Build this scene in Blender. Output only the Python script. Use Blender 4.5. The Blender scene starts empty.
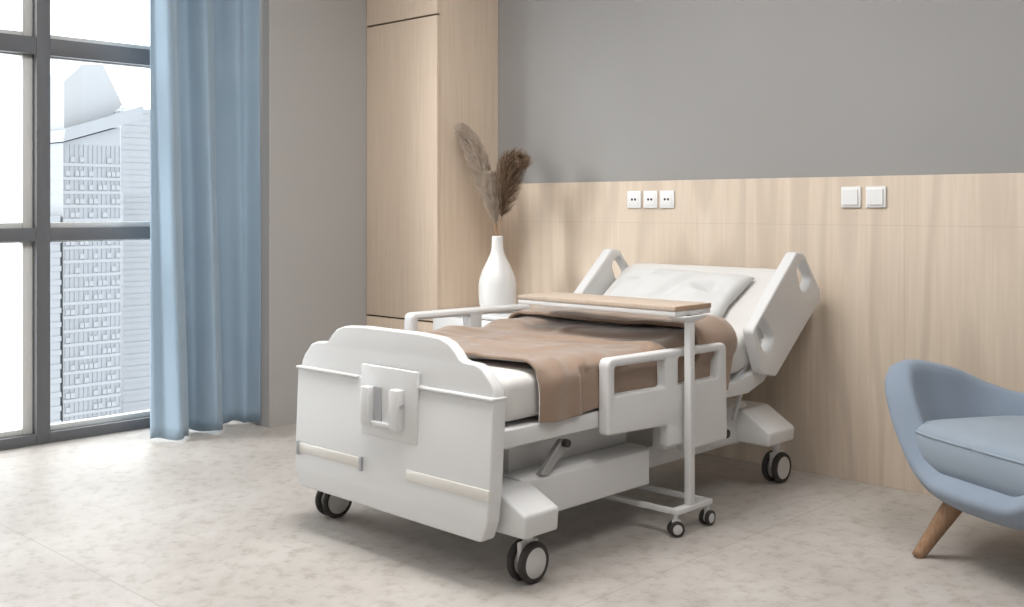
import bpy, bmesh, math, random
from mathutils import Vector, Matrix, noise
random.seed(7)
S = bpy.context.scene
COL = S.collection
R = math.radians

# ------------------------------------------------------------------ materials
def mat(name, col, rough=0.5, metal=0.0, spec=0.5, build=None, **kw):
    m = bpy.data.materials.new(name); m.use_nodes = True
    nt = m.node_tree; b = nt.nodes['Principled BSDF']
    b.inputs['Base Color'].default_value = (*col, 1)
    b.inputs['Roughness'].default_value = rough
    b.inputs['Metallic'].default_value = metal
    b.inputs['Specular IOR Level'].default_value = spec
    for k, v in kw.items(): b.inputs[k.replace('_', ' ')].default_value = v
    if build: build(nt, b)
    return m

def nd(nt, t, **kw):
    n = nt.nodes.new(t)
    for k, v in kw.items():
        if k in n.inputs: n.inputs[k].default_value = v
        else: setattr(n, k, v)
    return n

def mapping(nt, scale, coord='Object', rot=(0, 0, 0)):
    tc = nd(nt, 'ShaderNodeTexCoord'); mp = nd(nt, 'ShaderNodeMapping')
    mp.inputs['Scale'].default_value = scale; mp.inputs['Rotation'].default_value = rot
    nt.links.new(tc.outputs[coord], mp.inputs['Vector']); return mp.outputs[0]

def ramp(nt, fac, stops):
    r = nd(nt, 'ShaderNodeValToRGB'); e = r.color_ramp.elements
    while len(e) < len(stops): e.new(0.5)
    for el, (p, c) in zip(e, stops): el.position = p; el.color = (*c, 1)
    nt.links.new(fac, r.inputs[0]); return r.outputs[0]

def bump(nt, b, h, strength, dist=0.01):
    bp = nd(nt, 'ShaderNodeBump'); bp.inputs['Strength'].default_value = strength
    bp.inputs['Distance'].default_value = dist
    nt.links.new(h, bp.inputs['Height']); nt.links.new(bp.outputs[0], b.inputs['Normal'])

def mixc(nt, fac, a, b_, mode='MIX'):
    m = nd(nt, 'ShaderNodeMix', data_type='RGBA', blend_type=mode)
    L = nt.links
    if hasattr(fac, 'links'): L.new(fac, m.inputs[0])
    else: m.inputs[0].default_value = fac
    for s, v in ((m.inputs[6], a), (m.inputs[7], b_)):
        if hasattr(v, 'links'): L.new(v, s)
        else: s.default_value = (*v, 1)
    return m.outputs[2]

def wood(c1, c2, sx=1.0, seams=None, rings=True):
    """vertical-grain oak: long fine fibres plus faint cathedral figure; optional board seams"""
    def f(nt, b):
        v = mapping(nt, (22*sx, 22*sx, 0.7*sx))
        n1 = nd(nt, 'ShaderNodeTexNoise', Scale=3.0, Detail=6.0, Roughness=0.6)
        nt.links.new(v, n1.inputs['Vector'])
        c = ramp(nt, n1.outputs[0], [(0.35, c1), (0.68, c2)])
        if rings:
            v2 = mapping(nt, (1.7*sx, 1.7*sx, 0.28*sx))
            w = nd(nt, 'ShaderNodeTexNoise', Scale=1.6, Detail=1.5, Roughness=0.4)
            nt.links.new(v2, w.inputs['Vector'])
            mul = nd(nt, 'ShaderNodeMath', operation='MULTIPLY'); mul.inputs[1].default_value = 44
            nt.links.new(w.outputs[0], mul.inputs[0])
            fr = nd(nt, 'ShaderNodeMath', operation='SINE'); nt.links.new(mul.outputs[0], fr.inputs[0])
            r2 = ramp(nt, fr.outputs[0], [(0.0, (0.0, 0.0, 0.0)), (0.95, (1, 1, 1))])
            dark = tuple(x*0.86 for x in c1)
            mm = nd(nt, 'ShaderNodeMath', operation='MULTIPLY'); mm.inputs[1].default_value = 0.6
            nt.links.new(r2, mm.inputs[0])
            c = mixc(nt, mm.outputs[0], c, dark)
        if seams:
            axis, x0, step, z0 = seams
            tc = nd(nt, 'ShaderNodeTexCoord'); sp = nd(nt, 'ShaderNodeSeparateXYZ')
            nt.links.new(tc.outputs['Object'], sp.inputs[0])
            outs = []
            for idx, off, st in ((axis, x0, step), (2, z0, 50.0)):
                a = nd(nt, 'ShaderNodeMath', operation='SUBTRACT'); a.inputs[1].default_value = off
                nt.links.new(sp.outputs[idx], a.inputs[0])
                p = nd(nt, 'ShaderNodeMath', operation='PINGPONG'); p.inputs[1].default_value = st/2
                nt.links.new(a.outputs[0], p.inputs[0])
                l = nd(nt, 'ShaderNodeMath', operation='LESS_THAN'); l.inputs[1].default_value = 0.0016
                nt.links.new(p.outputs[0], l.inputs[0]); outs.append(l.outputs[0])
            mx = nd(nt, 'ShaderNodeMath', operation='MAXIMUM')
            nt.links.new(outs[0], mx.inputs[0]); nt.links.new(outs[1], mx.inputs[1])
            ml = nd(nt, 'ShaderNodeMath', operation='MULTIPLY'); ml.inputs[1].default_value = 0.22
            nt.links.new(mx.outputs[0], ml.inputs[0])
            c = mixc(nt, ml.outputs[0], c, tuple(x*0.45 for x in c1))
        nt.links.new(c, b.inputs['Base Color'])
        bump(nt, b, n1.outputs[0], 0.05, 0.002)
    return f

def fabric(c1, c2, weave=900, patch=5.0, strength=0.12):
    def f(nt, b):
        n = nd(nt, 'ShaderNodeTexNoise', Scale=patch, Detail=4.0)
        nt.links.new(mapping(nt, (1, 1, 1)), n.inputs['Vector'])
        nt.links.new(ramp(nt, n.outputs[0], [(0.3, c1), (0.7, c2)]), b.inputs['Base Color'])
        w = nd(nt, 'ShaderNodeTexNoise', Scale=weave, Detail=2.0)
        nt.links.new(mapping(nt, (1, 1, 1)), w.inputs['Vector'])
        bump(nt, b, w.outputs[0], strength, 0.001)
    return f

def stone(nt, b):
    v = mapping(nt, (1, 1, 1))
    n1 = nd(nt, 'ShaderNodeTexNoise', Scale=2.1, Detail=9.0, Roughness=0.62)
    n2 = nd(nt, 'ShaderNodeTexNoise', Scale=17.0, Detail=8.0, Roughness=0.7)
    n3 = nd(nt, 'ShaderNodeTexVoronoi', Scale=46.0)
    for n in (n1, n2, n3): nt.links.new(v, n.inputs['Vector'])
    c = ramp(nt, n1.outputs[0], [(0.3, (0.385, 0.355, 0.328)), (0.52, (0.455, 0.426, 0.396)), (0.72, (0.51, 0.486, 0.46))])
    c2 = ramp(nt, n2.outputs[0], [(0.36, (0.78, 0.74, 0.70)), (0.5, (1, 1, 1)), (0.68, (1.06, 1.05, 1.04))])
    c = mixc(nt, 0.8, c, c2, 'MULTIPLY')
    # large-format slab joints every 3.2 m (object coordinates)
    tc = nd(nt, 'ShaderNodeTexCoord'); sp = nd(nt, 'ShaderNodeSeparateXYZ')
    nt.links.new(tc.outputs['Object'], sp.inputs[0]); o = []
    for i, off in ((0, -0.33), (1, 1.04)):
        a = nd(nt, 'ShaderNodeMath', operation='SUBTRACT'); a.inputs[1].default_value = off
        nt.links.new(sp.outputs[i], a.inputs[0])
        p = nd(nt, 'ShaderNodeMath', operation='PINGPONG'); p.inputs[1].default_value = 1.6
        nt.links.new(a.outputs[0], p.inputs[0])
        l = nd(nt, 'ShaderNodeMath', operation='LESS_THAN'); l.inputs[1].default_value = 0.0026
        nt.links.new(p.outputs[0], l.inputs[0]); o.append(l.outputs[0])
    mx = nd(nt, 'ShaderNodeMath', operation='MAXIMUM')
    nt.links.new(o[0], mx.inputs[0]); nt.links.new(o[1], mx.inputs[1])
    ml = nd(nt, 'ShaderNodeMath', operation='MULTIPLY'); ml.inputs[1].default_value = 0.55
    nt.links.new(mx.outputs[0], ml.inputs[0])
    c = mixc(nt, ml.outputs[0], c, (0.30, 0.27, 0.24))
    nt.links.new(c, b.inputs['Base Color'])
    rr = nd(nt, 'ShaderNodeMapRange'); rr.inputs['To Min'].default_value = 0.40; rr.inputs['To Max'].default_value = 0.58
    nt.links.new(n2.outputs[0], rr.inputs[0]); nt.links.new(rr.outputs[0], b.inputs['Roughness'])
    bump(nt, b, n2.outputs[0], 0.04, 0.004)

def plaster(c1, c2):
    def f(nt, b):
        n = nd(nt, 'ShaderNodeTexNoise', Scale=1.3, Detail=4.0)
        nt.links.new(mapping(nt, (1, 1, 1)), n.inputs['Vector'])
        nt.links.new(ramp(nt, n.outputs[0], [(0.3, c1), (0.7, c2)]), b.inputs['Base Color'])
        w = nd(nt, 'ShaderNodeTexNoise', Scale=160.0, Detail=3.0)
        nt.links.new(mapping(nt, (1, 1, 1)), w.inputs['Vector'])
        bump(nt, b, w.outputs[0], 0.05, 0.002)
    return f

def plastic(c):
    def f(nt, b):
        n = nd(nt, 'ShaderNodeTexNoise', Scale=3.0, Detail=2.0)
        nt.links.new(mapping(nt, (1, 1, 1)), n.inputs['Vector'])
        nt.links.new(ramp(nt, n.outputs[0], [(0.3, tuple(x*0.985 for x in c)), (0.7, c)]), b.inputs['Base Color'])
    return f

W1 = (0.70, 0.70, 0.70)
M = {
 'floor': mat('pale stone floor', (.6, .55, .5), 0.4, build=stone, spec=0.18),
 'wall_blue': mat('grey painted plaster', (.3, .3, .3), 0.85, build=plaster((0.315, 0.311, 0.306), (0.330, 0.326, 0.321)), spec=0.2),
 'wall_warm': mat('warm grey plaster', (.3, .3, .3), 0.85, build=plaster((0.385, 0.372, 0.358), (0.40, 0.388, 0.374)), spec=0.2),
 'ceil': mat('white ceiling paint', (.8, .8, .8), 0.9, build=plastic((0.8, 0.8, 0.79))),
 'clad': mat('pale oak cladding', (.6, .5, .4), 0.5, build=wood((0.615, 0.51, 0.41), (0.68, 0.58, 0.475), 1.0, (0, -0.734, 0.75, 1.078)), spec=0.3),
 'oak': mat('pale oak veneer', (.6, .5, .4), 0.5, build=wood((0.66, 0.53, 0.415), (0.72, 0.595, 0.475), 1.1, rings=False), spec=0.3),
 'oak_dark': mat('oak edge', (.5, .35, .25), 0.5, build=wood((0.43, 0.29, 0.20), (0.50, 0.35, 0.25), 1.1, rings=False), spec=0.3),
 'leg_wood': mat('brown oak leg', (.4, .25, .15), 0.45, build=wood((0.28, 0.165, 0.095), (0.40, 0.25, 0.16), 2.0, rings=False), spec=0.3),
 'white': mat('white moulded plastic', W1, 0.38, build=plastic(W1), spec=0.4),
 'oak_table': mat('pale oak table board', (.5, .4, .3), 0.5, build=wood((0.50, 0.405, 0.325), (0.56, 0.465, 0.38), 1.1, rings=False), spec=0.3),
 'white_plate': mat('bright white plate plastic', (.82, .82, .82), 0.35, build=plastic((0.82, 0.82, 0.82))),
 'tower_d': mat('faint hazy crown', (.2, .2, .2), 0.7, build=plastic((0.172, 0.178, 0.185))),  # haze painted into the crown's pale colour
 'white_soft': mat('white powder coat', (.78, .78, .78), 0.5, build=plastic((0.64, 0.64, 0.64)), spec=0.3),
 'frame_white': mat('light grey painted steel', (.7, .7, .7), 0.45, build=plastic((0.67, 0.67, 0.67)), spec=0.35),
 'cream': mat('cream translucent bumper', (.75, .72, .66), 0.35, build=plastic((0.74, 0.715, 0.67))),
 'grey_clip': mat('grey clip plastic', (.4, .4, .42), 0.4, build=plastic((0.42, 0.43, 0.45))),
 'steel': mat('dull steel', (.5, .5, .5), 0.4, 0.6, build=plastic((0.42, 0.42, 0.42))),
 'rubber': mat('dark rubber', (.03, .027, .025), 0.6, build=plastic((0.035, 0.031, 0.029))),
 'hub': mat('grey hub plastic', (.55, .54, .53), 0.4, build=plastic((0.58, 0.57, 0.56))),
 'mull': mat('dark grey window aluminium', (.14, .14, .14), 0.5, build=plastic((0.135, 0.135, 0.14)), spec=0.3),
 'sash': mat('light grey window sash', (.6, .6, .58), 0.5, build=plastic((0.62, 0.62, 0.60))),
 'curtain': mat('sky blue curtain cloth', (.3, .43, .56), 0.85, build=fabric((0.285, 0.38, 0.47), (0.315, 0.41, 0.505), 600, 3.0, 0.1), spec=0.1, Sheen_Weight=0.2),
 'blue': mat('dusty blue upholstery', (.3, .38, .48), 0.9, build=fabric((0.245, 0.295, 0.37), (0.265, 0.318, 0.395), 700, 6.0, 0.3), spec=0.1, Sheen_Weight=0.25),
 'blue2': mat('paler dusty blue cushion', (.34, .42, .5), 0.9, build=fabric((0.275, 0.33, 0.395), (0.295, 0.35, 0.415), 700, 6.0, 0.3), spec=0.1, Sheen_Weight=0.25),
 'sheet': mat('white cotton sheet', (.82, .8, .77), 0.85, build=fabric((0.655, 0.642, 0.62), (0.685, 0.675, 0.655), 500, 4.0, 0.15), spec=0.1),
 'pillow': mat('white pillow cotton', (.85, .84, .83), 0.85, build=fabric((0.63, 0.63, 0.625), (0.655, 0.655, 0.65), 500, 4.0, 0.15), spec=0.1),
 'blanket': mat('brown wool blanket', (.35, .25, .18), 0.62, build=fabric((0.265, 0.175, 0.12), (0.305, 0.208, 0.148), 400, 3.0, 0.25), spec=0.7, Sheen_Weight=0.8, Sheen_Roughness=0.4),
 'vase': mat('white glazed ceramic', (.85, .85, .84), 0.3, build=plastic((0.74, 0.735, 0.725))),
 'plume_grey': mat('greyish taupe plume', (.33, .27, .22), 0.95, build=fabric((0.33, 0.26, 0.205), (0.48, 0.40, 0.33), 60, 40.0, 0.0), spec=0.05),
 'plume_brown': mat('brown plume', (.25, .17, .11), 0.95, build=fabric((0.20, 0.135, 0.09), (0.32, 0.225, 0.155), 60, 40.0, 0.0), spec=0.05),
 'plume_cream': mat('creamy plume', (.5, .42, .34), 0.95, build=fabric((0.42, 0.34, 0.27), (0.56, 0.475, 0.39), 60, 40.0, 0.0), spec=0.05),
 'slot': mat('dark socket slot', (.03, .03, .03), 0.6, build=plastic((0.03, 0.03, 0.03))),
 'gap': mat('dark brown door gap shade', (.1, .06, .04), 0.8, build=plastic((0.11, 0.075, 0.05))),  # dark colour standing in for the shade inside the door gaps
 'tower_a': mat('tower facade in haze blue grey', (.2, .23, .26), 0.6, build=plastic((0.138, 0.147, 0.158))),  # distance haze is painted into these close, low-contrast tower colours
 'tower_b': mat('slab bands paled by haze', (.25, .27, .29), 0.7, build=plastic((0.146, 0.154, 0.164))),
 'tower_c': mat('tower facade paled by haze', (.3, .31, .33), 0.7, build=plastic((0.150, 0.157, 0.166))),
}
def glass_mat():
    m = bpy.data.materials.new('window glass'); m.use_nodes = True; nt = m.node_tree
    nt.nodes.remove(nt.nodes['Principled BSDF'])
    t = nd(nt, 'ShaderNodeBsdfTransparent'); t.inputs[0].default_value = (0.95, 0.965, 0.97, 1)
    g = nd(nt, 'ShaderNodeBsdfGlossy'); g.inputs['Roughness'].default_value = 0.02
    lw = nd(nt, 'ShaderNodeLayerWeight'); lw.inputs[0].default_value = 0.5
    pw = nd(nt, 'ShaderNodeMath', operation='POWER'); pw.inputs[1].default_value = 5.0
    nt.links.new(lw.outputs['Facing'], pw.inputs[0])
    f = nd(nt, 'ShaderNodeMapRange'); f.inputs['To Min'].default_value = 0.02; f.inputs['To Max'].default_value = 0.6
    nt.links.new(pw.outputs[0], f.inputs[0])
    mx = nd(nt, 'ShaderNodeMixShader'); L = nt.links
    L.new(f.outputs[0], mx.inputs[0]); L.new(t.outputs[0], mx.inputs[1]); L.new(g.outputs[0], mx.inputs[2])
    L.new(mx.outputs[0], nt.nodes['Material Output'].inputs[0]); return m
M['glass'] = glass_mat()

# ------------------------------------------------------------------ builders
def link(name, me, m, parent=None, origin=None, smooth=False):
    """me in WORLD coordinates -> object whose origin is the parent's origin, or its own base"""
    o = bpy.data.objects.new(name, me); COL.objects.link(o)
    if m is not None:
        me.materials.clear(); me.materials.append(M[m])
    if parent is not None:
        root = parent; off = Vector(parent.location)
        while root.parent: root = root.parent; off += root.location
        o.parent = parent
        me.transform(Matrix.Translation(-off))
    else:
        if origin is None:
            xs = [v.co for v in me.vertices]
            origin = Vector(((min(c.x for c in xs)+max(c.x for c in xs))/2, (min(c.y for c in xs)+max(c.y for c in xs))/2, min(c.z for c in xs)))
        me.transform(Matrix.Translation(-Vector(origin))); o.location = origin
    if smooth:
        for p in me.polygons: p.use_smooth = True
    return o

def smooth_angle(o, a=35):
    me = o.data
    for p in me.polygons: p.use_smooth = True
    bm = bmesh.new(); bm.from_mesh(me)
    for e in bm.edges:
        if len(e.link_faces) == 2 and e.calc_face_angle(0) > R(a): e.smooth = False
    bm.to_mesh(me); bm.free(); return o

def bm_mesh(bm, name='m'):
    bmesh.ops.recalc_face_normals(bm, faces=bm.faces)
    me = bpy.data.meshes.new(name); bm.to_mesh(me); bm.free(); return me

def add_box(bm, lo, hi, bevel=0.0, mx=None, seg=2):
    r = bmesh.ops.create_cube(bm, size=1.0); vs = r['verts']
    for v in vs:
        v.co = Vector([lo[i] + (v.co[i]+0.5)*(hi[i]-lo[i]) for i in range(3)])
    if bevel > 0:
        es = list({e for v in vs for e in v.link_edges})
        g = bmesh.ops.bevel(bm, geom=es, offset=bevel, segments=seg, affect='EDGES', profile=0.5)
        vs = list({v for f in g['faces'] for v in f.verts} | {v for v in vs if v.is_valid})
    if mx is not None:
        for v in vs: v.co = mx @ v.co
    return vs

def box(name, lo, hi, m, parent=None, bevel=0.0, mx=None, seg=2):
    bm = bmesh.new(); add_box(bm, lo, hi, bevel, mx, seg)
    o = link(name, bm_mesh(bm, name), m, parent)
    return smooth_angle(o) if bevel else o

def boxes(name, lst, m, parent=None, bevel=0.0):
    bm = bmesh.new()
    for lo, hi in lst: add_box(bm, lo, hi, bevel)
    o = link(name, bm_mesh(bm, name), m, parent)
    return smooth_angle(o) if bevel else o

def add_cyl(bm, p0, p1, r0, r1=None, seg=24, bevel=0.0):
    p0, p1 = Vector(p0), Vector(p1); r1 = r0 if r1 is None else r1
    d = p1-p0; q = d.to_track_quat('Z', 'Y').to_matrix().to_4x4(); T = Matrix.Translation(p0) @ q
    L = d.length; rings = []
    prof = [(0, r0)] + [(L, r1)]
    if bevel: prof = [(0, r0-bevel), (bevel*0.3, r0-bevel*0.3), (bevel, r0), (L-bevel, r1), (L-bevel*0.3, r1-bevel*0.3), (L, r1-bevel)]
    for z, r in prof:
        rings.append([bm.verts.new(T @ Vector((r*math.cos(2*math.pi*k/seg), r*math.sin(2*math.pi*k/seg), z))) for k in range(seg)])
    for a, b in zip(rings, rings[1:]):
        for k in range(seg): bm.faces.new((a[k], a[(k+1) % seg], b[(k+1) % seg], b[k]))
    bm.faces.new(rings[0][::-1]); bm.faces.new(rings[-1])

def cyl(name, p0, p1, r0, m, parent=None, r1=None, seg=24, bevel=0.0):
    bm = bmesh.new(); add_cyl(bm, p0, p1, r0, r1, seg, bevel)
    return smooth_angle(link(name, bm_mesh(bm, name), m, parent), 40)

def tube(name, pts, r, m, parent=None, seg=12):
    """round tube along a polyline, radius a number or a list"""
    bm = bmesh.new(); rings = []
    pts = [Vector(p) for p in pts]
    for i, p in enumerate(pts):
        t = (pts[min(i+1, len(pts)-1)] - pts[max(i-1, 0)]).normalized()
        q = t.to_track_quat('Z', 'Y').to_matrix()
        rr = r[i] if isinstance(r, (list, tuple)) else r
        rings.append([bm.verts.new(p + q @ Vector((rr*math.cos(2*math.pi*k/seg), rr*math.sin(2*math.pi*k/seg), 0))) for k in range(seg)])
    for a, b in zip(rings, rings[1:]):
        for k in range(seg): bm.faces.new((a[k], a[(k+1) % seg], b[(k+1) % seg], b[k]))
    bm.faces.new(rings[0][::-1]); bm.faces.new(rings[-1])
    return link(name, bm_mesh(bm, name), m, parent, smooth=True)

def lathe(name, prof, c, m, parent=None, seg=48):
    bm = bmesh.new(); rings = []
    for r, z in prof:
        rings.append([bm.verts.new((c[0]+r*math.cos(2*math.pi*k/seg), c[1]+r*math.sin(2*math.pi*k/seg), c[2]+z)) for k in range(seg)])
    for a, b in zip(rings, rings[1:]):
        for k in range(seg): bm.faces.new((a[k], a[(k+1) % seg], b[(k+1) % seg], b[k]))
    bm.faces.new(rings[0][::-1]); bm.faces.new(rings[-1])
    return link(name, bm_mesh(bm, name), m, parent, origin=Vector(c), smooth=True)

def rpoly(pts, rad, n=6):
    """polygon with rounded corners; rad a number or one per corner"""
    out = []; N = len(pts)
    for i in range(N):
        r = rad[i] if isinstance(rad, (list, tuple)) else rad
        p, a, b = Vector(pts[i]), Vector(pts[i-1]), Vector(pts[(i+1) % N])
        if r <= 0: out.append(tuple(p)); continue
        da, db = (a-p), (b-p)
        ang = da.angle(db); d = min(r/math.tan(ang/2), da.length*0.49, db.length*0.49)
        s, e = p+da.normalized()*d, p+db.normalized()*d
        for k in range(n+1):
            t = k/n; out.append(tuple((1-t)**2*s + 2*t*(1-t)*p + t*t*e))
    return out

def plate(name, outer, holes, t, fn, m, parent=None, bevel=0.006):
    """flat outline (2-D) with holes, thickness t, rounded edges; fn maps (u,v,w) -> world, w in 0..t"""
    cu = bpy.data.curves.new('c', 'CURVE'); cu.dimensions = '2D'; cu.fill_mode = 'BOTH'
    cu.extrude = t/2 - bevel; cu.bevel_depth = bevel; cu.bevel_resolution = 2; cu.offset = -bevel
    for poly in [outer]+holes:
        area = sum(poly[i-1][0]*poly[i][1]-poly[i][0]*poly[i-1][1] for i in range(len(poly)))
        want = 1 if poly is outer else -1
        if area*want < 0: poly = poly[::-1]
        sp = cu.splines.new('POLY'); sp.points.add(len(poly)-1); sp.use_cyclic_u = True
        for pt, q in zip(sp.points, poly): pt.co = (q[0], q[1], 0, 1)
    tmp = bpy.data.objects.new('tmp', cu); COL.objects.link(tmp)
    dg = bpy.context.evaluated_depsgraph_get()
    me = bpy.data.meshes.new_from_object(tmp.evaluated_get(dg))
    bpy.data.objects.remove(tmp); me.name = name
    for v in me.vertices: v.co = Vector(fn(v.co.x, v.co.y, v.co.z + t/2))
    bm = bmesh.new(); bm.from_mesh(me); bmesh.ops.remove_doubles(bm, verts=bm.verts, dist=1e-5)
    bmesh.ops.recalc_face_normals(bm, faces=bm.faces); bm.to_mesh(me); bm.free()
    return smooth_angle(link(name, me, m, parent), 50)

def prism(name, poly, a, b, axis, m, parent=None, bevel=0.0):
    """polygon extruded along an axis: axis 0: poly=(y,z); 1: (x,z); 2: (x,y)"""
    bm = bmesh.new()
    def co(p, w): return {0: (w, p[0], p[1]), 1: (p[0], w, p[1]), 2: (p[0], p[1], w)}[axis]
    A = [bm.verts.new(co(p, a)) for p in poly]; B = [bm.verts.new(co(p, b)) for p in poly]
    N = len(poly)
    for i in range(N): bm.faces.new((A[i], A[(i+1) % N], B[(i+1) % N], B[i]))
    bm.faces.new(A[::-1]); bm.faces.new(B)
    if bevel:
        bmesh.ops.recalc_face_normals(bm, faces=bm.faces)
        bmesh.ops.bevel(bm, geom=list(bm.edges), offset=bevel, segments=3, affect='EDGES', profile=0.5)
    o = link(name, bm_mesh(bm, name), m, parent)
    return smooth_angle(o) if bevel else o

def grid(fn, nu, nv, close_u=False):
    bm = bmesh.new(); V = [[bm.verts.new(fn(i/(nu if close_u else nu-1), j/(nv-1))) for i in range(nu)] for j in range(nv)]
    for j in range(nv-1):
        for i in range(nu if close_u else nu-1):
            k = (i+1) % nu
            bm.faces.new((V[j][i], V[j][k], V[j+1][k], V[j+1][i]))
    return bm

def solid(o, t, offset=-1.0, sub=1):
    s = o.modifiers.new('solid', 'SOLIDIFY'); s.thickness = t; s.offset = offset
    if sub:
        u = o.modifiers.new('sub', 'SUBSURF'); u.levels = sub; u.render_levels = sub
    dg = bpy.context.evaluated_depsgraph_get()
    me = bpy.data.meshes.new_from_object(o.evaluated_get(dg)); o.modifiers.clear(); o.data = me
    for p in me.polygons: p.use_smooth = True
    return o

def subdiv(o, lv=2):
    u = o.modifiers.new('sub', 'SUBSURF'); u.levels = lv; u.render_levels = lv
    dg = bpy.context.evaluated_depsgraph_get()
    me = bpy.data.meshes.new_from_object(o.evaluated_get(dg)); o.modifiers.clear(); o.data = me
    for p in me.polygons: p.use_smooth = True
    return o

def tag(o, label, cat, group=None):
    o['label'] = label; o['category'] = cat
    if group: o['group'] = group
    return o
def thing(name, loc, label, cat, group=None):
    o = bpy.data.objects.new(name, None); COL.objects.link(o); o.location = loc; o.empty_display_size = 0.1
    return tag(o, label, cat, group)
def struct(o, label=None):
    o['kind'] = 'structure'
    if label: o['label'] = label
    return o
def lab(o, s): o['label'] = s; return o
def dup(root, dx):
    r = root.copy(); COL.objects.link(r); r.location = Vector(root.location) + Vector(dx)
    for ch in list(root.children):
        c = ch.copy(); COL.objects.link(c); c.parent = r
        for g in list(ch.children):
            d = g.copy(); COL.objects.link(d); d.parent = c
    return r
def sstep(a, b, x):
    t = max(0.0, min(1.0, (x-a)/(b-a))); return t*t*(3-2*t)
def interp(tab, x):
    if x <= tab[0][0]: return tab[0][1]
    for (x0, y0), (x1, y1) in zip(tab, tab[1:]):
        if x <= x1:
            return y0 + (y1-y0)*(x-x0)/(x1-x0)
    return tab[-1][1]

# ------------------------------------------------------------------ the room
XL, XR, YB, YF, ZC = -5.42, 1.9, 4.30, -3.4, 3.0
GX = -4.84          # face of the projecting grey pier on the window side
struct(box('floor', (XL, YF, -0.12), (XR+0.12, YB+0.12, 0), 'floor'), 'pale stone floor of large slabs')
struct(box('ceiling', (XL, YF, ZC), (XR+0.12, YB+0.12, ZC+0.12), 'ceil'))
struct(box('wall_back', (GX, YB, 0), (XR+0.12, YB+0.12, ZC), 'wall_blue'), 'grey painted wall above the oak cladding')
struct(box('wall_right', (XR, YF, 0), (XR+0.12, YB, ZC), 'wall_blue'))
struct(box('wall_front', (XL, YF-0.12, 0), (XR+0.12, YF, ZC), 'ceil'))
struct(boxes('wall_left', [((XL, YF, 0), (XL+0.12, 0.914, ZC)), ((XL, 3.20, 0), (GX, YB+0.12, ZC))], 'wall_warm'))# (XL, 3.20, 0), (GX, YB+0.12, ZC), 'wall_warm'), 'warm grey wall between curtain and wardrobe')
# oak cladding on the lower part of the back wall
struct(box('trim_1', (-4.243, YB-0.016, 0), (XR-0.001, YB, 1.283), 'clad', bevel=0.0015), 'pale oak panelling on the lower wall')

# window wall: bays of dark aluminium with a light inner sash and one pane each
XW = -5.30
mull_y = [2.2185 + 1.27*k for k in range(-1, 1)] + [3.16]
bars_z = [(0.0, 0.052), (0.989, 1.053), (1.896, 1.98), (2.86, ZC)]
n = 1
for k in range(len(mull_y)-1):
    y0, y1 = mull_y[k], mull_y[k+1]
    lst = [((XW-0.10, y0-0.034 if k else y0-0.034, 0), (XW, y0+0.034, ZC))]
    for (a, b) in bars_z: lst.append(((XW-0.098, y0+0.034, a), (XW-0.001, y1-0.034, b)))
    if k == len(mull_y)-2: lst.append(((XW-0.10, y1-0.034, 0), (XW, y1+0.034, ZC)))
    w = struct(boxes('window_%d' % n, lst, 'mull', bevel=0.003), 'dark grey aluminium window frame'); 
    sl = []
    zs = [(bars_z[i][1], bars_z[i+1][0]) for i in range(3)]
    for (a, b) in zs:
        ya, yb = y0+0.034, y1-0.034; t = 0.016
        xa, xb = XW-0.088, XW-0.045
        sl += [((xa, yb-t*0.9-(0.034 if True else 0), a), (xb, yb, b)), ((xa, ya, a), (xb, ya+t, b)),
               ((xa, ya+t, a), (xb, yb-0.05, a+t*1.6)), ((xa, ya+t, b-t*0.5), (xb, yb-0.05, b))]
    boxes('sash', sl, 'sash', w, 0.002)['label'] = 'light grey inner sash'
    gl = [((XW-0.070, y0+0.034, a+0.003), (XW-0.066, y1-0.034, b-0.003)) for a, b in zs]
    boxes('pane', gl, 'glass', w)
    n += 1

# ------------------------------------------------------------------ the city far outside, haze put into its pale colours
def tower(name, x, y0, y1, z0, z1, depth, step, facade, band, label, group=None, fins=0):
    t = thing(name, (x-depth/2, (y0+y1)/2, z0), label, 'building', group)
    box('facade', (x-depth, y0, z0), (x, y1, z1), facade, t)
    bl = []; z = z0+step
    while z < z1:
        bl.append(((x-depth-0.25, y0-0.2, z), (x+0.25, y1+0.2, z+step*0.36))); z += step
    boxes('floor_bands', bl, band, t)
    return t
t1 = thing('skyscraper', (-312, 139.7, -110), 'hazy blue grey glass skyscraper with a slanting roof, seen through the window', 'building')
prism('facade', [(131.0, -110), (147.6, -110), (147.6, 24.6), (131.0, 19.4)], -325, -300, 0, 'tower_a', t1)
prism('roof', [(130.4, 19.6), (146.6, 24.8), (153.8, 27.2), (154.2, 31.2), (131.0, 23.0)], -328, -298.5, 0, 'tower_a', t1)
bl = []; z = -108; q = 0
while z < 16:
    bl.append(((-325.2, 130.9, z), (-299.7, 147.7, z+0.9)))
    for k in range(12):
        if noise.noise(Vector((k*3.1, z*1.7, 4.2))) > 0.05:
            yy = 131.6+k*1.33; bl.append(((-299.85, yy, z+1.2), (-299.5, yy+1.1, z+2.6)))
    z += 3.9; q += 1
boxes('floor_bands', bl, 'tower_c', t1)
boxes('fins', [((-300, 131.6+k*1.33-0.12, -110), (-299.75, 131.6+k*1.33+0.05, 19)) for k in range(13)], 'tower_a', t1)
prism('crown', [(133, 23.6), (147, 28.6), (150.5, 31.5), (144.5, 43), (138.5, 42.5), (133, 37)], -322, -304, 0, 'tower_d', t1)['label'] = 'very pale hazy crown above the roof'
t2 = tower('apartment_tower', -332, 164.5, 196, -110, 6.0, 26, 3.9, 'tower_c', 'tower_b', 'pale banded tower to the right of the slant-roofed skyscraper')
tower('office_tower', -430, 212, 262, -120, 42, 30, 5.2, 'tower_c', 'tower_b', 'faint office tower behind the banded tower, half hidden by the curtain')
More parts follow.
